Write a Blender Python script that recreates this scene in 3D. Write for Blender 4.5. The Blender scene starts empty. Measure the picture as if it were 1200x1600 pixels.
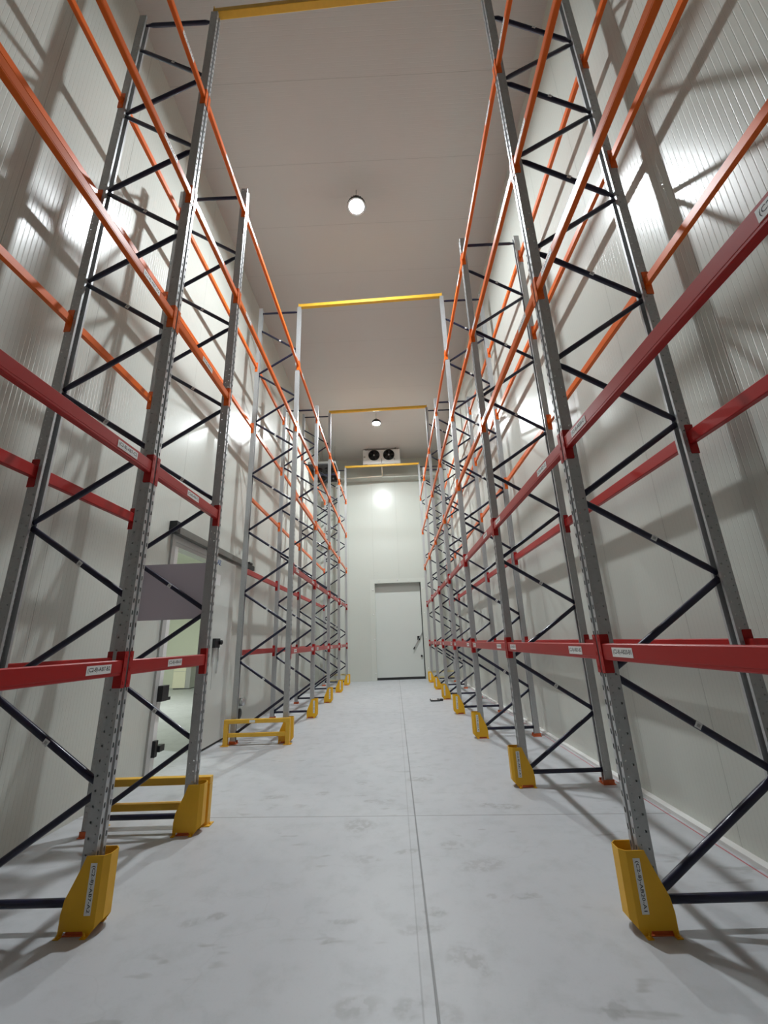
import bpy, bmesh, math, random
from mathutils import Vector, Matrix
random.seed(4)
S = bpy.context.scene
C = S.collection
PI = math.pi

# ------------------------------------------------------------------ layout (metres)
XL, XR = -3.29, 2.56          # inner faces of the side walls
YF, YB = 18.95, -10.0          # far wall and the wall behind the photographer
ZC = 10.3                     # ceiling
FX_R, FX_L = 1.378, -2.925    # outer face of the low-x post of the right / left frames
FD = 1.0                      # frame depth over the posts
RY = [2.985 + 2.4288 * (i - 1) for i in range(0, 8)]
LY = [0.70, 3.11, 4.437] + [7.977 + 2.411 * i for i in range(5)]
ZL = [1.483, 3.021, 4.548, 6.111, 7.662]
TALL, SHORT = 9.32, 8.12
PD, PW = 0.085, 0.09          # post depth (x) and width (y)

# ------------------------------------------------------------------ materials
def mat(name):
    m = bpy.data.materials.new(name); m.use_nodes = True
    nt = m.node_tree
    return m, nt, nt.nodes['Principled BSDF']
def N(nt, t, **kw):
    n = nt.nodes.new(t)
    for k, v in kw.items(): setattr(n, k, v)
    return n
def L(nt, a, b): nt.links.new(a, b)
def math_node(nt, op, a, b=None, c=None):
    n = N(nt, 'ShaderNodeMath', operation=op)
    for i, v in enumerate((a, b, c)):
        if v is None: continue
        if isinstance(v, (int, float)): n.inputs[i].default_value = v
        else: L(nt, v, n.inputs[i])
    return n.outputs[0]
def mix_col(nt, fac, a, b):
    n = N(nt, 'ShaderNodeMix', data_type='RGBA')
    if isinstance(fac, (int, float)): n.inputs[0].default_value = fac
    else: L(nt, fac, n.inputs[0])
    for i, v in ((6, a), (7, b)):
        if isinstance(v, tuple): n.inputs[i].default_value = (*v, 1)
        else: L(nt, v, n.inputs[i])
    return n.outputs[2]
def obj_xyz(nt):
    tc = N(nt, 'ShaderNodeTexCoord'); sp = N(nt, 'ShaderNodeSeparateXYZ')
    L(nt, tc.outputs['Object'], sp.inputs[0])
    return tc.outputs['Object'], sp.outputs
def noise(nt, vec, scale, detail=3, rough=.55):
    n = N(nt, 'ShaderNodeTexNoise'); n.inputs['Scale'].default_value = scale
    n.inputs['Detail'].default_value = detail; n.inputs['Roughness'].default_value = rough
    L(nt, vec, n.inputs['Vector']); return n.outputs[0]
def ramp(nt, fac, lo, hi):
    n = N(nt, 'ShaderNodeMapRange'); n.interpolation_type = 'SMOOTHSTEP'
    L(nt, fac, n.inputs[0]); n.inputs[1].default_value = lo; n.inputs[2].default_value = hi
    return n.outputs[0]
def line(nt, coord, pos, half):
    d = math_node(nt, 'ABSOLUTE', math_node(nt, 'SUBTRACT', coord, pos))
    return math_node(nt, 'SUBTRACT', 1, ramp(nt, d, half * .6, half * 1.4))

def simple(name, col, rough=.5, metal=0, var=0, scale=6, coat=0, spec=.5):
    m, nt, p = mat(name)
    p.inputs['Roughness'].default_value = rough; p.inputs['Metallic'].default_value = metal
    p.inputs['Coat Weight'].default_value = coat; p.inputs['Specular IOR Level'].default_value = spec; p.inputs['Coat Roughness'].default_value = .08
    vec, _ = obj_xyz(nt)
    f = noise(nt, vec, scale)
    d = tuple(c * (1 - var) for c in col); e = tuple(min(1, c * (1 + var)) for c in col)
    L(nt, mix_col(nt, f, d, e), p.inputs['Base Color'])
    return m

def panel(name, axis, pitch, joint, jo, col, rough, bump):
    """Sandwich panel: fine roll-formed ribs along one axis, a joint every module."""
    m, nt, p = mat(name)
    vec, s = obj_xyz(nt)
    a = s[axis]
    fr = math_node(nt, 'FRACT', math_node(nt, 'DIVIDE', a, pitch))
    rib = ramp(nt, math_node(nt, 'ABSOLUTE', math_node(nt, 'SUBTRACT', fr, .5)), .40, .48)
    jf = math_node(nt, 'FRACT', math_node(nt, 'DIVIDE', math_node(nt, 'SUBTRACT', a, jo), joint))
    jd = math_node(nt, 'ABSOLUTE', math_node(nt, 'SUBTRACT', jf, .5))
    jl = ramp(nt, jd, .5 - .006 / joint, .5 - .001 / joint)
    big = noise(nt, vec, .9, 2)
    base = mix_col(nt, big, tuple(c * .97 for c in col), col)
    base = mix_col(nt, math_node(nt, 'MULTIPLY', jl, .45), base, tuple(c * .55 for c in col))
    L(nt, base, p.inputs['Base Color'])
    p.inputs['Roughness'].default_value = rough; p.inputs['Specular IOR Level'].default_value = .38
    h = math_node(nt, 'ADD', math_node(nt, 'MULTIPLY', rib, -1), math_node(nt, 'MULTIPLY', jl, -2.5))
    h = math_node(nt, 'ADD', h, math_node(nt, 'MULTIPLY', noise(nt, vec, 2.2, 2), 2.0))
    b = N(nt, 'ShaderNodeBump'); b.inputs['Strength'].default_value = 1; b.inputs['Distance'].default_value = bump
    L(nt, h, b.inputs['Height']); L(nt, b.outputs[0], p.inputs['Normal'])
    return m

WALL = (.60, .617, .568)
M_side = panel('side_wall_panel', 1, .046, 1.15, .35, WALL, .25, .0010)
M_far = panel('end_wall_panel', 0, .046, 1.15, .30, WALL, .25, .0012)
M_ceil = panel('ceiling_panel', 1, .055, 1.222, 4.26, (.60, .585, .56), .42, .0008)
M_kerb = simple('kerb_white', (.74, .74, .72), .5, var=.04)
M_leaf = simple('door_white', (.64, .66, .625), .32, var=.02, scale=1.5)
M_case_wall = simple('casing_cream', (.595, .612, .563), .3, var=.02, scale=1)
M_adj = simple('adjoining_room_cream', (.74, .765, .65), .5, var=.02, scale=1)
M_galv = None

def galv():
    m, nt, p = mat('galvanised_steel')
    vec, s = obj_xyz(nt)
    f = noise(nt, vec, 38, 3); g = noise(nt, vec, 7, 2)
    col = mix_col(nt, f, (.37, .375, .38), (.50, .505, .51))
    L(nt, mix_col(nt, math_node(nt, 'MULTIPLY', g, .35), col, (.58, .585, .59)), p.inputs['Base Color'])
    p.inputs['Metallic'].default_value = .42
    L(nt, math_node(nt, 'ADD', math_node(nt, 'MULTIPLY', f, .14), .33), p.inputs['Roughness'])
    return m
M_galv = galv()
M_navy = simple('navy_paint', (.008, .008, .032), .34, var=.2, coat=.15)
M_red = simple('red_paint', (.40, .010, .010), .36, var=.08, scale=3, coat=.06, spec=.32)
M_orange = simple('orange_paint', (.80, .140, .012), .33, var=.06, scale=3, coat=.08, spec=.36)
M_foot = simple('foot_orange', (.62, .13, .035), .5, var=.2, scale=25)
M_yellow = simple('guard_yellow', (.80, .43, .010), .45, var=.08, scale=9)
M_rail = simple('rail_yellow', (.80, .46, .045), .4, var=.10, scale=14)
M_cream = simple('cream_rail', (.70, .62, .34), .45, var=.10)
M_paper = simple('label_paper', (.80, .80, .79), .55, var=.03)
M_ink = simple('label_ink', (.02, .02, .022), .6)
M_blue = simple('mark_blue', (.10, .20, .48), .5)
M_black = simple('black_plastic', (.012, .012, .014), .45, var=.2)
M_rubber = simple('black_rubber', (.02, .02, .02), .7)
M_fin = simple('dark_coil', (.02, .02, .024), .5, var=.4, scale=60)
M_white = simple('white_casing', (.78, .78, .77), .35, var=.02)
M_alu = simple('aluminium', (.62, .63, .64), .30, 1, var=.06, scale=20)
M_track = simple('track_grey', (.20, .20, .185), .45, .3, var=.1)
M_jamb = simple('jamb_grey', (.46, .46, .45), .4, var=.05)
M_poster = simple('sheet_mauve', (.50, .46, .49), .7, var=.03)
nt = M_poster.node_tree
tr = N(nt, 'ShaderNodeBsdfTranslucent'); tr.inputs[0].default_value = (.66, .615, .65, 1)
ms = N(nt, 'ShaderNodeMixShader'); ms.inputs[0].default_value = .45
L(nt, nt.nodes['Principled BSDF'].outputs[0], ms.inputs[1]); L(nt, tr.outputs[0], ms.inputs[2])
L(nt, ms.outputs[0], nt.nodes['Material Output'].inputs[0])
M_wood = simple('brown_wood', (.35, .22, .12), .6, var=.2)
M_cab = simple('cabinet_cream', (.86, .83, .66), .5, var=.03)
M_pipe = simple('pipe_cream', (.72, .64, .52), .5, var=.05)
M_case = simple('case_dark', (.03, .03, .032), .5, var=.2)

MARKS = [(0.92, 2.46, 0.084, 0.059, 0.36, 0.41), (0.27, 2.83, 0.075, 0.104, -0.35, 0.26), (0.36, 2.78, 0.06, 0.136, 0.27, 0.38), (0.59, 3.73, 0.211, 0.109, 0.14, 0.3), (0.39, 4.04, 0.114, 0.087, 0.08, 0.35), (0.09, 3.04, 0.15, 0.056, 0.06, 0.28), (-0.39, 3.12, 0.109, 0.036, -0.06, 0.32), (-0.42, 2.96, 0.074, 0.032, 0.18, 0.42), (-0.25, 2.51, 0.135, 0.077, 0.36, 0.34), (-0.01, 2.49, 0.103, 0.069, -0.04, 0.3), (0.17, 2.47, 0.087, 0.068, -0.37, 0.25), (-0.28, 3.87, 0.13, 0.079, -0.03, 0.3), (-0.4, 4.48, 0.166, 0.167, -0.1, 0.4), (-1.4, 5.3, 0.161, 0.081, 0.02, 0.35), (-1.05, 5.0, 0.095, 0.071, -0.21, 0.25), (-0.21, 5.07, 0.203, 0.091, -0.14, 0.27), (0.23, 5.75, 0.193, 0.097, 0.01, 0.42), (0.57, 3.34, 0.057, 0.035, 0.14, 0.28), (0.78, 3.33, 0.102, 0.042, 0.31, 0.39), (-0.46, 5.67, 0.078, 0.07, 0.19, 0.4), (0.03, 3.97, 0.113, 0.052, 0.21, 0.38), (1.04, 4.83, 0.187, 0.082, -0.12, 0.42), (-1.32, 3.16, 0.101, 0.062, 0.37, 0.28), (0.18, 3.19, 0.079, 0.051, 0.2, 0.37), (-0.87, 5.36, 0.088, 0.083, -0.03, 0.34), (0.86, 4.88, 0.114, 0.067, -0.01, 0.41), (-1.18, 3.21, 0.066, 0.051, 0.0, 0.39)]
def floor_mat():
    m, nt, p = mat('polished_concrete')
    vec, s = obj_xyz(nt)
    n1 = noise(nt, vec, .55, 4, .6); n2 = noise(nt, vec, 5, 5, .65); n3 = noise(nt, vec, 60, 2)
    col = mix_col(nt, n1, (.43, .445, .475), (.58, .59, .605))
    col = mix_col(nt, math_node(nt, 'MULTIPLY', ramp(nt, n2, .45, .75), .45), col, (.38, .395, .40))
    col = mix_col(nt, math_node(nt, 'MULTIPLY', ramp(nt, n3, .55, .75), .12), col, (.34, .34, .34))
    # scuffs and boot marks: stretched blotches gated by a broad noise
    mp = N(nt, 'ShaderNodeMapping'); mp.inputs['Scale'].default_value = (3.2, 8.5, 1); mp.inputs['Rotation'].default_value = (0, 0, .35)
    L(nt, vec, mp.inputs[0])
    sc = ramp(nt, noise(nt, mp.outputs[0], 1.1, 2, .5), .60, .70)
    gate = ramp(nt, noise(nt, vec, 1.3, 2), .50, .62)
    scuff = math_node(nt, 'MULTIPLY', math_node(nt, 'MULTIPLY', sc, gate), .42)
    col = mix_col(nt, scuff, col, (.22, .215, .205))
    # individual boot and wheel marks (x, y, half-length, half-width, turn, depth)
    wob = N(nt, 'ShaderNodeTexNoise'); wob.inputs['Scale'].default_value = 7; wob.inputs['Detail'].default_value = 3
    L(nt, vec, wob.inputs['Vector'])
    wv = N(nt, 'ShaderNodeVectorMath', operation='SCALE'); L(nt, wob.outputs[1], wv.inputs[0]); wv.inputs[3].default_value = .10
    pv = N(nt, 'ShaderNodeVectorMath', operation='ADD'); L(nt, vec, pv.inputs[0]); L(nt, wv.outputs[0], pv.inputs[1])
    brk = ramp(nt, noise(nt, vec, 16, 2), .40, .58)
    marks = None
    for mx, my, ml, mw, ma, md in MARKS:
        q = N(nt, 'ShaderNodeMapping', vector_type='TEXTURE')
        q.inputs['Location'].default_value = (mx + .05, my + .05, 0); q.inputs['Rotation'].default_value = (0, 0, ma); q.inputs['Scale'].default_value = (ml, mw, 50)
        L(nt, pv.outputs[0], q.inputs[0])
        ln = N(nt, 'ShaderNodeVectorMath', operation='LENGTH'); L(nt, q.outputs[0], ln.inputs[0])
        e = math_node(nt, 'MULTIPLY', math_node(nt, 'SUBTRACT', 1, ramp(nt, ln.outputs['Value'], .55, 1.1)), md)
        marks = e if marks is None else math_node(nt, 'MAXIMUM', marks, e)
    marks = math_node(nt, 'MULTIPLY', marks, math_node(nt, 'ADD', math_node(nt, 'MULTIPLY', brk, .75), .25))
    col = mix_col(nt, marks, col, (.20, .195, .185))
    # hairline cracks
    w = N(nt, 'ShaderNodeTexVoronoi', feature='DISTANCE_TO_EDGE'); w.inputs['Scale'].default_value = .42
    wn = N(nt, 'ShaderNodeVectorMath', operation='ADD')
    nz = N(nt, 'ShaderNodeTexNoise'); nz.inputs['Scale'].default_value = 2.3
    L(nt, vec, nz.inputs['Vector']); L(nt, vec, wn.inputs[0]); L(nt, nz.outputs[1], wn.inputs[1]); L(nt, wn.outputs[0], w.inputs['Vector'])
    crack = math_node(nt, 'MULTIPLY', math_node(nt, 'SUBTRACT', 1, ramp(nt, w.outputs[0], .001, .005)), .07)
    col = mix_col(nt, crack, col, (.22, .22, .22))
    # sawn joints
    jx = line(nt, s[0], .128, .006)
    jx2 = math_node(nt, 'MULTIPLY', line(nt, s[0], .062, .004), .35)
    yy = math_node(nt, 'ADD', s[1], math_node(nt, 'MULTIPLY', s[0], .05))
    jy = None
    for y0 in (4.675, 10.7, 16.7):
        q = line(nt, yy, y0, .007)
        jy = q if jy is None else math_node(nt, 'MAXIMUM', jy, q)
    j = math_node(nt, 'MAXIMUM', math_node(nt, 'MAXIMUM', jx, jx2), math_node(nt, 'MULTIPLY', jy, .8))
    col = mix_col(nt, math_node(nt, 'MULTIPLY', j, .75), col, (.13, .13, .13))
    # red chalk line beside the right-hand kerb
    col = mix_col(nt, math_node(nt, 'MULTIPLY', line(nt, s[0], 2.455, .006), .9), col, (.46, .03, .04))
    L(nt, col, p.inputs['Base Color'])
    L(nt, math_node(nt, 'ADD', math_node(nt, 'MULTIPLY', n2, .25), .30), p.inputs['Roughness'])
    b = N(nt, 'ShaderNodeBump'); b.inputs['Distance'].default_value = .0015; b.inputs['Strength'].default_value = .5
    h = math_node(nt, 'SUBTRACT', n2, math_node(nt, 'MULTIPLY', j, 2))
    L(nt, h, b.inputs['Height']); L(nt, b.outputs[0], p.inputs['Normal'])
    return m
M_floor = floor_mat()
def emit(name, col, k):
    m = bpy.data.materials.new(name); m.use_nodes = True; nt = m.node_tree
    nt.nodes.remove(nt.nodes['Principled BSDF'])
    e = N(nt, 'ShaderNodeEmission'); e.inputs[0].default_value = (*col, 1); e.inputs[1].default_value = k
    L(nt, e.outputs[0], nt.nodes['Material Output'].inputs[0]); return m
M_lamp = emit('led_lens', (.905, .965, 1), 2100)
M_lampf = emit('led_lens_far', (.905, .97, .985), 2650)
M_lamp_added = emit('added_lens_adjoining', (.95, 1, .92), 1700)  # emission of the unseen lamp added in the adjoining room

# ------------------------------------------------------------------ mesh helpers
def box(bm, x0, x1, y0, y1, z0, z1, mi=0, bev=0):
    b2 = bmesh.new() if bev else bm
    v = [b2.verts.new(p) for p in ((x0,y0,z0),(x1,y0,z0),(x1,y1,z0),(x0,y1,z0),(x0,y0,z1),(x1,y0,z1),(x1,y1,z1),(x0,y1,z1))]
    for f in ((3,2,1,0),(4,5,6,7),(0,1,5,4),(1,2,6,5),(2,3,7,6),(3,0,4,7)):
        b2.faces.new([v[i] for i in f]).material_index = mi
    if bev:
        bmesh.ops.bevel(b2, geom=b2.edges[:], offset=bev, segments=2, profile=.5, affect='EDGES')
        for f in b2.faces: f.material_index = mi
        tmp = bpy.data.meshes.new('t'); b2.to_mesh(tmp); b2.free(); bm.from_mesh(tmp); bpy.data.meshes.remove(tmp)
def prism(bm, pts, axis, a, b, mi=0):
    """Extrude a 2D outline (in the two other axes, in x/y/z order) from a to b along axis."""
    def P(u, v, w):
        return {'x': (w,u,v), 'y': (u,w,v), 'z': (u,v,w)}[axis]
    lo = [bm.verts.new(P(u,v,a)) for u,v in pts]; hi = [bm.verts.new(P(u,v,b)) for u,v in pts]
    n = len(pts)
    fs = [bm.faces.new(lo[::-1]), bm.faces.new(hi)]
    for i in range(n): fs.append(bm.faces.new((lo[i], lo[(i+1)%n], hi[(i+1)%n], hi[i])))
    for f in fs: f.material_index = mi
    bmesh.ops.recalc_face_normals(bm, faces=fs)
def tube(bm, pts, r, n=10, mi=0, flat=None):
    """Tube through points; flat = (ratio across, ratio thick) on end rings for crushed ends."""
    pts = [Vector(p) for p in pts]; rings = []
    up = Vector((0, 1, 0))
    for i, p in enumerate(pts):
        d = ((pts[min(i+1,len(pts)-1)] - pts[max(i-1,0)])).normalized()
        s = up.cross(d)
        if s.length < .1: s = Vector((1,0,0)).cross(d)
        s.normalize(); t = d.cross(s).normalized()
        ks, kt = (1, 1)
        if flat and i in (0, 1, len(pts)-2, len(pts)-1): ks, kt = flat if i in (0, len(pts)-1) else flat
        rings.append([bm.verts.new(p + (s*math.cos(2*PI*k/n)*ks + t*math.sin(2*PI*k/n)*kt)*r) for k in range(n)])
    fs = []
    for a, b in zip(rings, rings[1:]):
        for k in range(n): fs.append(bm.faces.new((a[k], a[(k+1)%n], b[(k+1)%n], b[k])))
    fs += [bm.faces.new(rings[0][::-1]), bm.faces.new(rings[-1])]
    for f in fs: f.material_index = mi; f.smooth = True
    bmesh.ops.recalc_face_normals(bm, faces=fs)
def lathe(bm, prof, n=24, c=(0,0,0), axis='z', mi=0, smooth=True, caps=True):
    rings = []
    def P(r, h, a):
        x, y = r*math.cos(a), r*math.sin(a)
        q = {'z': (x,y,h), 'y': (x,h,y), 'x': (h,x,y)}[axis]
        return (q[0]+c[0], q[1]+c[1], q[2]+c[2])
    fs = []
    for r, h in prof:
        rings.append([bm.verts.new(P(r,h,2*PI*k/n)) for k in range(n)] if r > 1e-6 else [bm.verts.new(P(0,h,0))])
    for a, b in zip(rings, rings[1:]):
        for k in range(n):
            if len(a) == 1 and len(b) == 1: continue
            if len(a) == 1: vs = (a[0], b[k], b[(k+1)%n])
            elif len(b) == 1: vs = (a[k], b[0], a[(k+1)%n])
            else: vs = (a[k], b[k], b[(k+1)%n], a[(k+1)%n])
            fs.append(bm.faces.new(vs))
    for r in (rings[0], rings[-1]) if caps else ():
        if len(r) > 1: fs.append(bm.faces.new(r))
    for f in fs: f.material_index = mi; f.smooth = smooth
    bmesh.ops.recalc_face_normals(bm, faces=fs)
def mesh(name, fn, mats):
    bm = bmesh.new(); fn(bm)
    me = bpy.data.meshes.new(name); bm.to_mesh(me); bm.free()
    for m in (mats if isinstance(mats, (list, tuple)) else [mats]): me.materials.append(m)
    return me
def obj(name, me, parent=None, loc=(0,0,0), rot=(0,0,0)):
    o = bpy.data.objects.new(name, me); C.objects.link(o)
    if parent: o.parent = parent
    o.location = loc; o.rotation_euler = rot
    return o
def tag(o, label, cat, group=None):
    assert 4 <= len(label.split()) <= 16, label
    o['label'] = label; o['category'] = cat
    if group: o['group'] = group
    return o
def thing(name, label, cat, loc=(0,0,0), group=None):
    return tag(obj(name, None, None, loc), label, cat, group)
def struct(name, me, parent=None):
    o = obj(name, me, parent); o['kind'] = 'structure'; return o
def sheet_to_solid(me, t):
    """Give a bent steel sheet its thickness."""
    o = bpy.data.objects.new('tmp', me); C.objects.link(o)
    md = o.modifiers.new('s', 'SOLIDIFY'); md.thickness = t; md.offset = 0
    dg = bpy.context.evaluated_depsgraph_get()
    out = bpy.data.meshes.new_from_object(o.evaluated_get(dg))
    out.name = me.name
    bpy.data.objects.remove(o)
    return out

# ------------------------------------------------------------------ lettered stickers
RB = lambda b: 'AB%d' % (20 + b)
LB = lambda b: 'AB%d' % (7 - b)
texts = set()
for b in range(7):
    for lv in 'BCDEF':
        for sfx in '12':
            texts.add('(C2-8)-%s-%s%s' % (RB(b), lv, sfx)); texts.add('(C2-8)-%s-%s%s' % (LB(b), lv, sfx))
    texts.add('(C2-8)-%s-A1' % RB(b)); texts.add('(C2-8)-%s-A2' % LB(b))
texts = sorted(texts)
tmp = []
for t in texts:
    cu = bpy.data.curves.new('t', 'FONT'); cu.body = t; cu.size = 1; cu.resolution_u = 2; cu.offset = .012
    o = bpy.data.objects.new('t', cu); C.objects.link(o); tmp.append(o)
dg = bpy.context.evaluated_depsgraph_get()
GLYPH = {}
for t, o in zip(texts, tmp):
    me = bpy.data.meshes.new_from_object(o.evaluated_get(dg))
    vs = [v.co.copy() for v in me.vertices]; fs = [list(p.vertices) for p in me.polygons]
    x0 = min(v.x for v in vs); x1 = max(v.x for v in vs); y0 = min(v.y for v in vs); y1 = max(v.y for v in vs)
    GLYPH[t] = ([((v.x-(x0+x1)/2)/(x1-x0), (v.y-(y0+y1)/2)/(y1-y0)) for v in vs], fs)
    bpy.data.meshes.remove(me)
for o in tmp:
    cu = o.data; bpy.data.objects.remove(o); bpy.data.curves.remove(cu)
def sticker_mesh(t, w, h):
    """White label in its local x (reading direction) / y plane, facing +z, 1 mm thick."""
    def fn(bm):
        box(bm, -w/2, w/2, -h/2, h/2, 0, .001)
        vs, fs = GLYPH[t]
        bv = [bm.verts.new((x*w*.90, y*h*.62, .0014)) for x, y in vs]
        for f in fs:
            try: bm.faces.new([bv[i] for i in f]).material_index = 1
            except ValueError: pass
    return mesh('label_sticker', fn, [M_paper, M_ink])

# ------------------------------------------------------------------ the room
def slab(name, boxes, m):
    def fn(bm):
        for b in boxes: box(bm, *b)
    return struct(name, mesh(name, fn, m))
D2 = (6.17, 7.62, 3.10)       # side door opening: y0, y1, height
DF = (-.815, 1.275, 4.13)     # far door opening: x0, x1, height
slab('floor', [(-14, XR+.2, YB-.2, YF+.6, -.2, 0)], M_floor)
slab('ceiling', [(XL-.16, XR+.2, YB-.2, YF+.3, ZC, ZC+.2)], M_ceil)
slab('wall_left', [(XL-.16, XL, YB-.2, D2[0], 0, ZC), (XL-.16, XL, D2[1], YF+.2, 0, ZC), (XL-.16, XL, D2[0], D2[1], D2[2], ZC)], M_side)
slab('wall_right', [(XR, XR+.2, YB-.2, YF+.2, 0, ZC)], M_side)
slab('wall_far', [(XL-.16, DF[0], YF, YF+.33, 0, ZC), (DF[1], XR+.2, YF, YF+.33, 0, ZC), (DF[0], DF[1], YF, YF+.33, DF[2], ZC)], M_far)
slab('wall_back', [(XL-.16, XR+.2, YB-.2, YB, 0, ZC)], M_far)
slab('trim_1', [(XR-.07, XR, YB, YF, 0, .032)], M_kerb)
slab('trim_2', [(XL, XR, YF-.50, YF, 9.12, 9.28)], M_far)
# adjoining room behind the side door
slab('wall_adjoining_far', [(-14, XL-.16, YF, YF+.19, 0, 5.0)], M_adj)
slab('wall_adjoining_left', [(-14.2, -14, 2.5, YF+.19, 0, 5.0)], M_adj)
slab('wall_adjoining_near', [(-14, XL-.16, 2.3, 2.5, 0, 5.0)], M_adj)
slab('ceiling_adjoining', [(-14.2, XL-.16, 2.3, YF+.19, 5.0, 5.2)], M_adj)

# far door: leaf set back in the wall, gasket, lever, knob, casing caps
d1 = obj('door_1', None, None, ((DF[0]+DF[1])/2, YF, 0)); d1['kind'] = 'structure'
def P1(name, fn, m, par=None, lab=None):
    o = obj(name, mesh(name, fn, m), par or d1)
    if not par: o.location = (-(DF[0]+DF[1])/2, -YF, 0)
    if lab: o['label'] = lab
    return o
def leaf_fn(bm):
    box(bm, DF[0], DF[1]-.03, YF+.29, YF+.37, .10, 4.3)
    for z in (1.36, 2.62): box(bm, DF[0]+.002, DF[1]-.032, YF+.288, YF+.292, z, z+.006)
P1('leaf', leaf_fn, M_leaf)
P1('gasket', lambda bm: (box(bm, DF[1]-.034, DF[1]-.002, YF+.29, YF+.36, 0, 4.2), box(bm, DF[0], DF[1]-.034, YF+.29, YF+.36, 0, .10)), M_rubber, lab='black rubber gasket')
def lever_fn(bm):
    tube(bm, [(1.235, YF+.24, 1.94), (1.08, YF+.23, 1.69), (.82, YF+.22, 1.235)], .017, 8)
    tube(bm, [(1.215, YF+.26, 1.90), (.84, YF+.25, 1.235)], .010, 8)
lv = P1('lever', lever_fn, M_alu)
o = P1('lever_grip', lambda bm: tube(bm, [(.872, YF+.22, 1.325), (.815, YF+.22, 1.225)], .028, 8), M_black, lv)
P1('lever_mount', lambda bm: box(bm, 1.005, 1.12, YF+.22, YF+.29, 1.60, 1.78, bev=.01), M_black)
P1('lock_knob', lambda bm: lathe(bm, [(0, -.06), (.04, -.055), (.045, -.02), (.03, 0)], 14, (1.155, YF+.29, .94), 'y'), M_black)
def casing_fn(bm):
    box(bm, DF[0]-.2, DF[0]-.004, YF-.012, YF, 0, 4.32); box(bm, DF[1]+.004, DF[1]+.2, YF-.012, YF, 0, 4.32)
    box(bm, DF[0]-.2, DF[1]+.2, YF-.0125, YF, DF[2]+.004, 4.32)
cs = P1('casing', casing_fn, M_case_wall)
for x, z in [(-.91,3.84),(-.90,2.76),(-.88,1.69),(-.87,.30),(1.36,3.84),(1.37,2.77),(1.37,1.70),(1.40,.44),(-.62,4.27),(.24,4.27),(.72,4.22)]:
    P1('rivet_cap', lambda bm: lathe(bm, [(.028, 0), (.026, -.012), (.012, -.02), (0, -.02)], 10, (x, YF-.012, z), 'y'), M_white, cs)
for x0 in (-.80, .20, 1.15):
    for dx, dz in ((0,0),(.12,0),(0,.14),(.12,.14)):
        P1('screw', lambda bm: lathe(bm, [(.012, 0), (.01, -.008), (0, -.009)], 8, (x0+dx, YF, 4.50+dz), 'y'), M_jamb)

# side sliding door (parked half open) with its track, jamb and fittings
d2 = obj('door_2', None, None, (XL, 7.5, 0)); d2['kind'] = 'structure'
def P2(name, fn, m, par=None, lab=None):
    o = obj(name, mesh(name, fn, m), par or d2)
    if not par: o.location = (-XL, -7.5, 0)
    if lab: o['label'] = lab
    return o
lf = P2('leaf', lambda bm: (box(bm, XL+.012, XL+.092, 7.36, 8.36, .035, 3.20, bev=.006), box(bm, XL+.0915, XL+.0935, 7.365, 8.355, 1.06, 1.066)), M_leaf)
P2('bottom_seal', lambda bm: box(bm, XL+.02, XL+.085, 7.365, 8.355, .004, .034), M_rubber, lf, 'black rubber bottom seal')
P2('handle_box', lambda bm: (box(bm, XL+.093, XL+.15, 7.52, 7.73, 1.60, 1.76, bev=.008), lathe(bm, [(.04, .15), (.042, .19), (.03, .20), (0, .20)], 14, (XL, 7.70, 1.69), 'x')), M_black, lf, 'black latch box')
P2('pull_bar', lambda bm: tube(bm, [(XL+.13, 7.71, 1.61), (XL+.135, 7.715, 1.4), (XL+.12, 7.72, 1.17)], .012, 8), M_alu, lf, 'chrome hanging pull bar')
P2('strap', lambda bm: (box(bm, XL+.110, XL+.114, 7.53, 7.60, 1.36, 1.60), box(bm, XL+.110, XL+.114, 7.56, 7.567, .92, 1.36)), M_jamb, lf, 'thin grey strap')
def mark_fn(bm):
    x = XL+.0925
    for y0, z0, y1, z1 in ((7.45,3.06,7.50,3.16),(7.50,3.16,7.53,3.06),(7.46,3.095,7.53,3.095),(7.55,3.15,7.60,3.15),(7.60,3.15,7.55,3.07),(7.55,3.07,7.61,3.07)):
        tube(bm, [(x, y0, z0), (x, y1, z1)], .006, 6)
P2('mark', mark_fn, M_blue, lf, 'small blue printed mark')
P2('notice', lambda bm: (box(bm, XL+.092, XL+.0935, 7.44, 7.64, 2.69, 2.89)), M_paper, lf, 'white paper notice')
P2('track', lambda bm: (box(bm, XL, XL+.09, 5.97, 8.95, 3.27, 3.385), box(bm, XL+.09, XL+.105, 5.97, 8.95, 3.27, 3.285)), M_track)
P2('track_bracket', lambda bm: box(bm, XL, XL+.115, 5.86, 5.98, 3.26, 3.44, bev=.006), M_black)
P2('end_stop', lambda bm: (box(bm, XL, XL+.11, 8.96, 9.45, 3.26, 3.36), box(bm, XL, XL+.13, 9.05, 9.25, 3.36, 3.40)), M_black)
P2('head_trim', lambda bm: (box(bm, XL, XL+.02, 6.0, 8.3, 3.10, 3.265), box(bm, XL+.02, XL+.032, 6.0, 8.3, 3.16, 3.20)), M_jamb)
P2('jamb', lambda bm: (box(bm, XL, XL+.018, 6.05, 6.165, 0, 3.12), box(bm, XL-.16, XL+.006, 6.165, 6.18, 0, 3.10)), M_white)
P2('jamb_strip', lambda bm: (box(bm, XL, XL+.03, 5.95, 6.05, 0, 3.26)), M_jamb)
P2('catch', lambda bm: (box(bm, XL+.02, XL+.10, 6.03, 6.20, .93, 1.13, bev=.006), box(bm, XL+.06, XL+.10, 6.20, 6.26, .93, .97)), M_black)
P2('catch', lambda bm: (box(bm, XL+.02, XL+.07, 6.06, 6.13, .25, .45, bev=.006), box(bm, XL+.02, XL+.10, 6.13, 6.25, .30, .38, bev=.006)), M_black)

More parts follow.
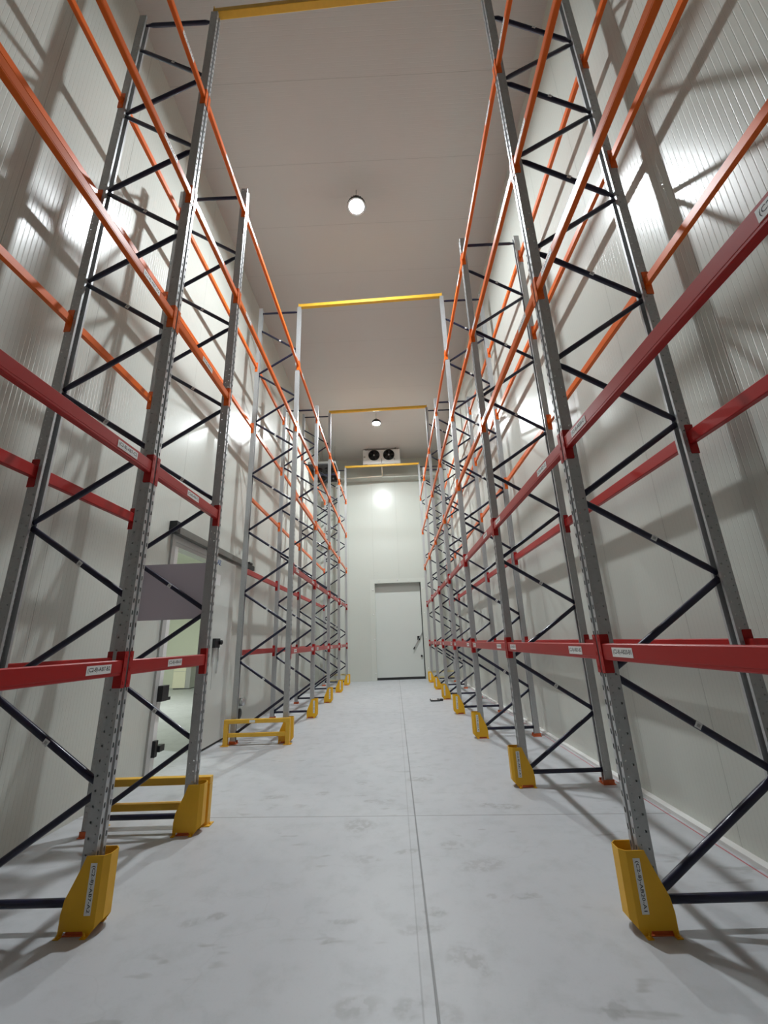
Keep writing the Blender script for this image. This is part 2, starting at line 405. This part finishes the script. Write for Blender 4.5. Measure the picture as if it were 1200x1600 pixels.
# ------------------------------------------------------------------ rack prototypes
PITCH = .087
def post_mesh(name, H):
    def strip(bm, P, u0, u1, pitch, hw, hh, n8=True):
        """A strip of sheet, P(u, z) -> point, with one hole per pitch."""
        n = int(H / pitch); p = H / n; uc = (u0 + u1) / 2
        prev = None
        for k in range(n):
            z0, z1 = k*p, (k+1)*p; zc = (z0+z1)/2
            c = .55
            hole = [(hw,-hh*c),(hw,hh*c),(hw*c,hh),(-hw*c,hh),(-hw,hh*c),(-hw,-hh*c),(-hw*c,-hh),(hw*c,-hh)]
            hv = [bm.verts.new(P(uc+a, zc+b)) for a, b in hole]
            if prev is None: a0 = bm.verts.new(P(u0,z0)); b0 = bm.verts.new(P(u1,z0))
            else: a0, b0 = prev
            a1 = bm.verts.new(P(u0,z1)); b1 = bm.verts.new(P(u1,z1)); prev = (a1, b1)
            bm.faces.new((b0, b1, hv[1], hv[0])); bm.faces.new((b1, hv[2], hv[1])); bm.faces.new((b1, a1, hv[3], hv[2]))
            bm.faces.new((a1, hv[4], hv[3])); bm.faces.new((a1, a0, hv[5], hv[4])); bm.faces.new((a0, hv[6], hv[5]))
            bm.faces.new((a0, b0, hv[7], hv[6])); bm.faces.new((b0, hv[0], hv[7]))
    def plain(bm, p0, p1):
        v = [bm.verts.new((*p0, 0)), bm.verts.new((*p1, 0)), bm.verts.new((*p1, H)), bm.verts.new((*p0, H))]
        bm.faces.new(v)
    w = PW/2
    def fn(bm):
        for s in (-1, 1):
            strip(bm, lambda u, z: (0, s*u, z), .015, w, PITCH, .0078, .0165)
            plain(bm, (0, s*.015), (.013, s*.015))
            strip(bm, lambda u, z: (u, s*w, z), 0, .042, PITCH/2, .0042, .0042)
            strip(bm, lambda u, z: (u, s*w, z), .042, PD, PITCH, .0066, .0066)
            plain(bm, (PD, s*w), (PD, s*.026)); plain(bm, (PD, s*.026), (PD-.016, s*.026))
        plain(bm, (.013, -.015), (.013, .015))
        bmesh.ops.remove_doubles(bm, verts=bm.verts[:], dist=1e-5)
        bmesh.ops.recalc_face_normals(bm, faces=bm.faces[:])
    return sheet_to_solid(mesh(name, fn, M_galv), .0022)
ME_post = {'t': post_mesh('tall_post', TALL-.006), 's': post_mesh('short_post', SHORT-.006)}
XI0, XI1 = PD-.012, FD-PD+.012         # brace ends inside the post lips
DZ, Z0 = .6128, .135
def brace(name, za, zb):
    def fn(bm):
        a, b = Vector((XI0, 0, za)), Vector((XI1, 0, zb)); d = (b-a).normalized()
        tube(bm, [a, a+d*.035, a+d*.085, b-d*.085, b-d*.035, b], .0235, 12, flat=(1.0, .42))
    return mesh(name, fn, M_navy)
ME_up = brace('brace_rising', 0.02, DZ-.02); ME_dn = brace('brace_falling', DZ-.02, 0.02)
ME_hz = brace('brace_level', 0, 0)
def st_fn(bm):
    box(bm, -.020, .020, -.0012, .0012, -.019, .019); box(bm, -.010, .010, -.0016, -.0012, -.010, .010, 1)
ME_dot = mesh('brace_sticker', st_fn, [M_paper, M_jamb])
def foot_fn(bm):
    box(bm, -.02, PD+.035, -.068, .068, .0005, .007)
    for s in (-1, 1):
        prism(bm, [(-.01, .007), (PD+.025, .007), (PD+.025, .045), (-.01, .05)], 'y', s*(PW/2+.004), s*(PW/2+.010))
    for s in (-1, 1): lathe(bm, [(.011, .007), (.011, .016), (.006, .017), (.006, .026), (0, .026)], 6, (PD+.018, s*.03, 0))
ME_foot = mesh('foot_plate', foot_fn, M_foot)

def make_frame(kind, label, loc):
    H = TALL if kind == 't' else SHORT
    t = thing('upright_frame', label, 'rack frame', loc, 'rack upright frames')
    for x, r in ((0, 0), (FD, PI)):
        obj('post', ME_post[kind], t, (x, 0, .004), (0, 0, r))
        f = obj('foot_plate', ME_foot, t, (x, 0, 0), (0, 0, r)); f['label'] = 'orange foot plate'
    obj('horizontal_brace', ME_hz, t, (0, 0, Z0)); obj('horizontal_brace', ME_hz, t, (0, 0, H-.12))
    n = 14 if kind == 't' else 12
    for k in range(n):
        me = ME_up if k % 2 == 0 else ME_dn
        b = obj('diagonal_brace', me, t, (0, 0, Z0 + k*DZ))
        if k % 2:
            ang = math.atan2(-(DZ-.04), XI1-XI0)
            s = obj('sticker', ME_dot, b, (FD/2+.03, -.0235, DZ/2-.022), (0, -ang, 0))
            s['label'] = 'small white sticker'
    return t
ORD = ['zeroth', 'first', 'second', 'third', 'fourth', 'fifth', 'sixth', 'seventh']
def flab(side, i, kind):
    pos = {1: 'nearest the camera', 7: 'farthest, by the end wall'}.get(i, '%s from the camera' % ORD[i])
    return '%s grey upright frame with navy zigzag braces, %s row, %s' % ('tall' if kind == 't' else 'shorter', side, pos)
for side, X, Ys in (('right', FX_R, RY), ('left', FX_L, LY)):
    for i in range(1, 8):
        k = 't' if i % 2 else 's'
        make_frame(k, flab(side, i, k), (X, Ys[i], 0))

# ------------------------------------------------------------------ beams
def beam_body(length, h, w):
    """Box beam along y, centred, outer face at x=0, body towards +x; shallow fold line along the face."""
    def fn(bm):
        b = .006
        pts = [(b,-h/2),(w-b,-h/2),(w,-h/2+b),(w,h/2-b),(w-b,h/2),(b,h/2),(0,h/2-b),(0,-h*.30),(.0012,-h*.315),(.0012,-h/2+b)]
        prism(bm, pts, 'y', -length/2, length/2)
    return fn
def conn_fn(s):
    """End connector: leg on the post's slotted face and leg along the post's side, s = +1 at the +y end."""
    def fn(bm):
        hh = .122
        y = 0
        # side leg lies against the post's side face, the web leg wraps the slotted face
        prism(bm, [(-.004,-hh),(.050,-hh),(.055,-hh+.005),(.055,hh-.005),(.050,hh),(-.004,hh)], 'y', min(y, -s*.005), max(y, -s*.005))
        box(bm, -.0065, -.002, min(y-s*.005, y+s*.036), max(y-s*.005, y+s*.036), -hh, hh)
        for z in (-.09, 0, .09): box(bm, -.0085, -.0065, y+s*.016-.006, y+s*.016+.006, z-.012, z+.012)
    return fn
CONN = {(m.name, s): mesh('connector', conn_fn(s), m) for m in (M_red, M_orange) for s in (1, -1)}
BODY = {}
LEVEL = ['red lowest', 'red second-level', 'orange third-level', 'orange fourth-level', 'orange topmost']
def make_beam(side, face, b, lv):
    Ys = RY if side == 'right' else LY
    y0, y1 = Ys[b] + PW/2 + .0015, Ys[b+1] - PW/2 - .0015
    m = M_red if lv < 2 else M_orange
    h, w = (.104, .050) if lv < 2 else (.084, .045)
    ln = round(y1 - y0 - .010, 4)
    if (ln, h) not in BODY: BODY[(ln, h)] = mesh('box_section', beam_body(ln, h, w), m)
    low = FX_R if side == 'right' else FX_L
    left_face = (face == 'aisle') == (side == 'right')      # outer face looks to -x
    X = low if left_face else low + FD
    if side == 'left':
        bay = ['bay nearest the camera', 'short second bay', 'bay over the side door'] + ['%s bay from camera' % ORD[i] for i in (4, 5, 6)] + ['farthest bay']
    else:
        bay = ['bay nearest the camera'] + ['%s bay from camera' % ORD[i] for i in (2, 3, 4, 5, 6)] + ['farthest bay']
    lab = '%s beam on the %s side of the %s rack, %s' % (LEVEL[lv], face, side, bay[b])
    t = thing('rack_crossbar', lab, 'beam', (X, (y0+y1)/2, ZL[lv]), 'red rack beams' if lv < 2 else 'orange rack beams')
    rz = 0 if left_face else PI
    body = obj('box_section', BODY[(ln, h)], t, (0, 0, .012), (0, 0, rz))
    for s in (1, -1):
        obj('connector', CONN[(m.name, s if left_face else -s)], t, (0, s*(y1-y0)/2, 0), (0, 0, rz))
    if face == 'aisle':
        code, lt = (RB(b), 'BCDEF'[lv]) if side == 'right' else (LB(b), 'BCDEF'[lv])
        spots = [((y1-y0)/2-.25, '1'), (-(y1-y0)/2+(.43 if lv == 1 else .34), '2')] if side == 'right' else [((y1-y0)/2-(.245, .315, .36, .41, .41)[lv], '2'), (-(y1-y0)/2+.34, '1')]
        if side == 'left' and b == 1: spots = [((y1-y0)/2-.60, '1')]
        for y, sfx in spots:
            sm = sticker_mesh('(C2-8)-%s-%s%s' % (code, lt, sfx), .235, .056)
            # right row: faces -x, reads towards the camera; left row: faces +x, reads away from it
            if side == 'right':
                o = obj('label_sticker', sm, t, (-.0005, y, .013)); R = Matrix(((0,0,-1),(-1,0,0),(0,1,0)))
            else:
                o = obj('label_sticker', sm, t, (.0005, y, .013)); R = Matrix(((0,0,1),(1,0,0),(0,1,0)))
            o.rotation_euler = R.to_euler()
            o['label'] = 'white label reading (C2-8)-%s-%s%s' % (code, lt, sfx)
    return t
for side in ('right', 'left'):
    for b in range(7):
        for lv in range(5):
            if side == 'left' and b == 2 and lv < 3: continue
            for face in ('aisle', 'wall'): make_beam(side, face, b, lv)

# ------------------------------------------------------------------ post guards
def guard_mesh(sx):
    def fn(bm):
        def quad(*p): bm.faces.new([bm.verts.new((sx*a, b, c)) for a, b, c in p])
        for s in (-1, 1):
            y = s*.066
            prof = [(-.085,.40),(.02,.40),(.045,.335),(.118,.178),(.130,.105),(.130,.002),(.104,.002),(.098,.026),(-.020,.026),(-.026,.002),(-.058,.002),(-.085,.034)]
            bm.faces.new([bm.verts.new((sx*a, y, z)) for a, z in prof])
            quad((-.085,y,.034),(-.085,y,.40),(-.113,s*.036,.40),(-.113,s*.036,.066))
        quad((-.113,-.036,.066),(-.113,.036,.066),(-.113,.036,.40),(-.113,-.036,.40))
        bmesh.ops.remove_doubles(bm, verts=bm.verts[:], dist=1e-5)
        bmesh.ops.recalc_face_normals(bm, faces=bm.faces[:])
    return sheet_to_solid(mesh('guard_shell', fn, M_yellow), .005)
ME_guard = {1: guard_mesh(1), -1: guard_mesh(-1)}
def ankle_fn(bm):
    box(bm, -.017, .017, -.014, .014, .001, .006); lathe(bm, [(.009, .006), (.009, .014), (.005, .015), (.005, .024), (0, .024)], 6)
ME_ankle = mesh('anchor_tab', ankle_fn, M_yellow)
for side, X, sx, Ys in (('right', FX_R, 1, RY), ('left', FX_L + FD, -1, LY)):
    for i in range(1, 8):
        code = '%s-A%d' % ((RB(i-1), 1) if side == 'right' else (LB(i-1), 2))
        lettered = not (side == 'left' and i in (2, 3))
        mark = ' marked %s' % code if lettered else {2: ' without a label', 3: ' behind a yellow railing'}[i]
        pos = {1: 'nearest the camera', 7: 'farthest, by the end wall'}.get(i, '%s from the camera' % ORD[i])
        t = thing('post_guard', 'yellow steel post guard%s, %s row, %s' % (mark, side, pos), 'post guard', (X - (.02 if sx < 0 else 0), Ys[i], 0), 'yellow post guards')
        obj('guard_shell', ME_guard[sx], t)
        for s in (-1, 1):
            for x in (-.042, .117): obj('anchor_tab', ME_ankle, t, (sx*x, s*.083, 0))
        if lettered:
            o = obj('label_sticker', sticker_mesh('(C2-8)-' + code, .262, .040), t, (sx*-.034, -.0692, .232))
            R = Matrix(((0,1,0),(0,0,-1),(-1,0,0)))      # reads downwards, faces -y
            o.rotation_euler = R.to_euler(); o['label'] = 'white label reading (C2-8)-' + code

# ------------------------------------------------------------------ tie beams across the aisle, on the tall frames
for i, where in ((1, 'nearest the camera'), (3, 'second from the camera'), (5, 'in front of the far lamp'), (7, 'farthest, before the end wall')):
    xa, xb = FX_L + FD - .05, FX_R + .05
    ya, yb = LY[i], RY[i]
    t = thing('tie_bar', 'yellow tie beam over the aisle joining frame tops, %s' % where, 'beam', ((xa+xb)/2, (ya+yb)/2, TALL), 'yellow tie beams')
    rz = math.atan2(yb-ya, xb-xa); ln = math.hypot(xb-xa, yb-ya)
    obj('box_section', mesh('box_section', lambda bm: box(bm, -ln/2, ln/2, -.04, .04, .001, .085, bev=.006), M_rail), t, (0,0,0), (0,0,rz))
    for s in (-1, 1):
        obj('end_plate', mesh('end_plate', lambda bm: box(bm, s*(ln/2)-.004+s*.004, s*(ln/2)+.004+s*.004, -.05, .05, .002, .10), M_rail), t, (0,0,0), (0,0,rz))

# ------------------------------------------------------------------ floor railings
def railing(label, x0, x1, y, m, H=.41, film=False):
    t = thing('barrier_railing', label, 'railing', ((x0+x1)/2, y, 0), 'low floor railings')
    w = .075; a, b = x0-(x0+x1)/2, x1-(x0+x1)/2
    for xx in (a, b-w):
        p = obj('rail_post', mesh('rail_post', lambda bm: box(bm, xx, xx+w, -.035, .035, .008, H-.0652, bev=.005), m), t)
        obj('base_plate', mesh('base_plate', lambda bm: (box(bm, xx-.03, xx+w+.03, -.055, .055, .0005, .008),
            *[lathe(bm, [(.010,.008),(.010,.016),(.005,.017),(.005,.026),(0,.026)], 6, (xx+w/2+q*.052, 0, 0)) for q in (-1,1)]), m), t)
    obj('top_rail', mesh('top_rail', lambda bm: box(bm, a, b, -.035, .035, H-.065, H, bev=.005), m), t)
    obj('lower_rail', mesh('lower_rail', lambda bm: box(bm, a+w+.0005, b-w-.0005, -.028, .028, .135, .195, bev=.005), m), t)
    if film:
        o = obj('tag', mesh('tag', lambda bm: box(bm, -.13, -.03, -.0368, -.0352, H-.055, H-.012), M_paper), t); o['label'] = 'white paper tag'
    return t
railing('orange-yellow floor railing behind the left guard, before the side door', -2.93, -1.845, 4.602, M_rail)
railing('yellow floor railing with white tag, in front of third left frame', -2.99, -1.85, 7.815, M_rail, film=True)
railing('pale cream railing beyond the farthest right frame, by end wall', 1.30, 2.44, 17.80, M_cream)
railing('pale cream railing beyond the farthest left frame, by end wall', -2.98, -1.98, 17.86, M_cream)

# ------------------------------------------------------------------ ceiling lamps
def lamp(label, x, y, z, ceil, M):
    t = thing('high_bay_lamp', label, 'lamp', (x, y, z), 'round ceiling lamps')
    obj('housing', mesh('housing', lambda bm: lathe(bm, [(.145, .012), (.185, .0), (.19, .008), (.18, .05), (.13, .07), (.125, .14), (.06, .15), (.05, .20), (.012, .21), (0, .21)], 32), M_black), t)
    obj('glare_ring', mesh('glare_ring', lambda bm: lathe(bm, [(.143, .0105), (.184, -.001), (.180, -.004), (.143, .004)], 32, caps=False), M_white), t)  # white ring added to widen the lamp's bright spot, standing in for glare
    def fins(bm):
        for k in range(20):
            a = 2*PI*k/20; c, s = math.cos(a), math.sin(a)
            v = [(.126,.071),(.172,.055),(.165,.10),(.126,.135)]
            for sg in (-.003, .003):
                pass
            lo = [bm.verts.new((r*c - (-.002)*s, r*s + (-.002)*c, h)) for r, h in v]
            hi = [bm.verts.new((r*c - .002*s, r*s + .002*c, h)) for r, h in v]
            bm.faces.new(lo[::-1]); bm.faces.new(hi)
            for q in range(4): bm.faces.new((lo[q], lo[(q+1)%4], hi[(q+1)%4], hi[q]))
    obj('heat_sink', mesh('heat_sink', fins, M_black), t)
    o = obj('lens', mesh('lens', lambda bm: lathe(bm, [(.142, .0115), (.142, .006), (0, .006)], 32, smooth=False), M), t); o['label'] = 'glowing round lens'
    obj('hanger', mesh('hanger', lambda bm: tube(bm, [(0,0,.205), (0,0,ceil-z)], .008, 8), M_jamb), t)
lamp('bright round lamp hanging from the ceiling, nearer and larger', -.415, 6.01, 9.85, ZC, M_lamp)
lamp('bright round lamp over the far aisle, above the white cooler', -.388, 14.59, 9.85, ZC, M_lampf)
lamp('unseen round lamp added to light the room behind the side door', -8.5, 11.5, 4.5, 5.0, M_lamp_added)  # out of view, added to brighten the room behind the side door

# ------------------------------------------------------------------ coolers
def fan(t, c, r, axis, flip=1):
    """Round fan: ring + wire guard + blades + hub; axis = facing direction."""
    rot = {'-y': (PI/2, 0, 0), '-z': (PI, 0, 0)}[axis]
    f = obj('fan', mesh('fan', lambda bm: (lathe(bm, [(r, -.03), (r, .012), (r*.93, .020), (r*.90, .0), (r*.90, -.03)], 28),
                                           lathe(bm, [(r*.9, -.028), (0, -.027)], 28)), M_black), t, c, rot)
    def blades(bm):
        for k in range(5):
            a = 2*PI*k/5; p = []
            for rr, da, z in ((.24,-.25,-.012),(.86,-.10,-.016),(.86,.42,.004),(.24,.30,.004)):
                p.append(bm.verts.new((r*rr*math.cos(a+da), r*rr*math.sin(a+da), z)))
            bm.faces.new(p)
    obj('fan_blades', sheet_to_solid(mesh('fan_blades', blades, M_fin), .004), f)
    def wire(bm):
        for rr in (.35, .6, .82):
            pts = [(r*rr*math.cos(2*PI*k/20), r*rr*math.sin(2*PI*k/20), .016) for k in range(21)]
            tube(bm, pts, .003, 5)
        for k in range(4):
            a = PI*k/4 + .2; tube(bm, [(r*.93*math.cos(a), r*.93*math.sin(a), .016), (-r*.93*math.cos(a), -r*.93*math.sin(a), .016)], .003, 5)
    obj('fan_guard', mesh('fan_guard', wire, M_black), f)
    o = obj('fan_hub', mesh('fan_hub', lambda bm: lathe(bm, [(r*.15, -.02), (r*.15, .018), (r*.10, .026), (0, .027)], 16), M_alu), f); o['label'] = 'shiny metal fan hub'
x0, x1, y0, y1, z0, z1 = -1.146, .582, 17.74, 18.30, 9.51, 10.25
t = thing('evaporator_cooler', 'white two-fan cooling unit fixed under the far ceiling', 'cooling unit', ((x0+x1)/2, y0, z0))
cx = (x0+x1)/2
obj('casing', mesh('casing', lambda bm: prism(bm, [(0, .17), (y1-y0, .26), (y1-y0, z1-z0), (0, z1-z0)], 'x', x0-cx, x1-cx), M_white), t)
obj('drip_tray', mesh('drip_tray', lambda bm: prism(bm, [(-.02, .168), (y1-y0, .258), (y1-y0, .20), (.02, .0), (-.012, .02)], 'x', x0-cx-.01, x1-cx+.01), M_white), t)
for fx in (-.345, .345): fan(t, (fx, -.034, .445), .265, '-y')
for fx in (x0-cx+.22, x1-cx-.2):
    obj('hanger_bracket', mesh('hanger_bracket', lambda bm: box(bm, fx-.03, fx+.03, -.03, y1-y0-.05, z1-z0+.001, ZC-z0-.001), M_track), t)
obj('top_rail', mesh('top_rail', lambda bm: box(bm, x0-cx+.1, x1-cx-.05, -.028, .0, z1-z0-.02, z1-z0+.0), M_track), t)
for fx, w in ((-.73, .12), (.04, .09)):
    obj('drain_outlet', mesh('drain_outlet', lambda bm: box(bm, fx-w/2, fx+w/2, .03, .12, -.06, .02, bev=.006), M_black), t)['label'] = 'black drain fitting'
obj('side_plug', mesh('side_plug', lambda bm: lathe(bm, [(.045, 0), (.045, -.02), (0, -.022)], 14, (x0-cx+.07, 0, .38), 'y'), M_jamb), t)
obj('cable', mesh('cable', lambda bm: (tube(bm, [(.0, -.012, .27), (.005, -.025, .12), (.0, -.035, .03)], .008, 6), tube(bm, [(.56, -.012, .27), (.62, -.02, .24), (.615, -.012, .15)], .007, 6)), M_black), t)
o = obj('drain_pipe', mesh('drain_pipe', lambda bm: tube(bm, [(.0, .28, .06), (.0, .27, -.05), (.0, .64, -.20), (.0, .64, -.335), (-.02, .64, -.355), (-.9, .64, -.385), (-1.72, .64, -.41)], .026, 10), M_pipe), t); o['label'] = 'cream drain pipe running left'
# second unit: dark underside with four fans, against the left wall
x0, x1, y0, y1, z0 = -3.27, -2.15, 15.55, 17.50, 8.60
t = thing('evaporator_cooler', 'black-bottomed four-fan cooling unit high by the left wall', 'cooling unit', ((x0+x1)/2, (y0+y1)/2, z0))
cx, cy = (x0+x1)/2, (y0+y1)/2
obj('casing', mesh('casing', lambda bm: box(bm, x0-cx, x1-cx, y0-cy, y1-cy, .05, .16, bev=.01), M_track), t)
obj('fan_deck', mesh('fan_deck', lambda bm: box(bm, x0-cx, x1-cx, y0-cy, y1-cy, .0, .049), M_fin), t)['label'] = 'black underside panel'
for fx in (-.27, .27):
    for fy in (-.46, .46): fan(t, (fx, fy, -.036), .235, '-z')
for fy in (y0-cy+.2, y1-cy-.2):
    obj('hanger_bracket', mesh('hanger_bracket', lambda bm: (box(bm, x0-cx+.1, x1-cx-.1, fy-.03, fy+.03, .161, .19), box(bm, -.3, -.288, fy-.006, fy+.006, .19, ZC-z0), box(bm, .288, .3, fy-.006, fy+.006, .19, ZC-z0)), M_track), t)

# ------------------------------------------------------------------ small things
tag(obj('hanging_sheet', mesh('hanging_sheet', lambda bm: box(bm, FX_L+.045, FX_L+FD-.045, LY[2]+PW/2+.003, LY[2]+PW/2+.007, 1.906, 2.506), M_poster)),
    'plain mauve-grey sheet fixed on the second left frame before side door', 'sheet')
t = thing('tool_case', 'small dark flat case lying open on the floor by right guards', 'case', (1.07, 12.45, 0))
obj('case_body', mesh('case_body', lambda bm: box(bm, -.16, .10, -.18, .16, .001, .035, bev=.006), M_case), t)
obj('paper_insert', mesh('paper_insert', lambda bm: (box(bm, -.09, .03, -.10, .10, .0355, .039), box(bm, -.13, -.10, -.08, .12, .0355, .038)), M_paper), t)['label'] = 'pale paper insert'
obj('strap', mesh('strap', lambda bm: box(bm, .105, .185, -.12, .02, .001, .05, bev=.006), M_black), t)
t = thing('wall_fitting', 'round chrome and black fitting low on the left wall', 'fitting', (XL, 9.33, .45))
obj('chrome_cap', mesh('chrome_cap', lambda bm: lathe(bm, [(.075, 0), (.08, .06), (.06, .10), (0, .105)], 20, (0, .03, .05), 'x'), M_alu), t)
obj('black_disc', mesh('black_disc', lambda bm: lathe(bm, [(.10, 0), (.10, .05), (.08, .06), (0, .06)], 20, (0, -.06, -.16), 'x'), M_black), t)
t = thing('low_cabinet', 'small cream cabinet with brown top seen through side door', 'cabinet', (-9.0, 18.55, 0))
obj('cabinet_body', mesh('cabinet_body', lambda bm: box(bm, -.30, .42, -.25, .35, .03, .84), M_jamb), t)
obj('cabinet_door', mesh('cabinet_door', lambda bm: box(bm, -.30, .22, -.275, -.2505, .05, .68, bev=.004), M_cab), t)
obj('drawer', mesh('drawer', lambda bm: box(bm, -.30, .22, -.275, -.2505, .69, .83, bev=.004), M_cab), t)
obj('cabinet_top', mesh('cabinet_top', lambda bm: box(bm, -.32, .45, -.28, .36, .841, .87), M_wood), t)
obj('plinth', mesh('plinth', lambda bm: box(bm, -.28, .40, -.22, .33, .001, .0295), M_black), t)

# ------------------------------------------------------------------ camera
yaw, pitch, roll, H = -.0143, .3028, -.0357, 1.6111
cyw, syw, cp, sp = math.cos(yaw), math.sin(yaw), math.cos(pitch), math.sin(pitch)
fw = Vector((syw*cp, cyw*cp, sp)); r = Vector((cyw, -syw, 0)); u = r.cross(fw)
r2 = r*math.cos(roll) + u*math.sin(roll); u2 = u*math.cos(roll) - r*math.sin(roll)
cam = bpy.data.cameras.new('camera'); co = bpy.data.objects.new('camera', cam); C.objects.link(co)
M = Matrix((r2, u2, -fw)).transposed().to_4x4(); M.translation = (0, 0, H); co.matrix_world = M
cam.sensor_fit = 'HORIZONTAL'; cam.sensor_width = 36; cam.lens = 36*645.72/1200
cam.clip_start = .05; cam.clip_end = 100
S.camera = co

# ------------------------------------------------------------------ world and view
w = bpy.data.worlds.new('world'); S.world = w; w.use_nodes = True
w.node_tree.nodes['Background'].inputs[0].default_value = (.6, .65, .7, 1)
w.node_tree.nodes['Background'].inputs[1].default_value = .0
S.view_settings.view_transform = 'Standard'; S.view_settings.look = 'None'
S.view_settings.gamma = 1; S.view_settings.use_curve_mapping = False
S.view_settings.exposure = 0
S.cycles.max_bounces = 10; S.cycles.diffuse_bounces = 8
S.cycles.use_denoising = True
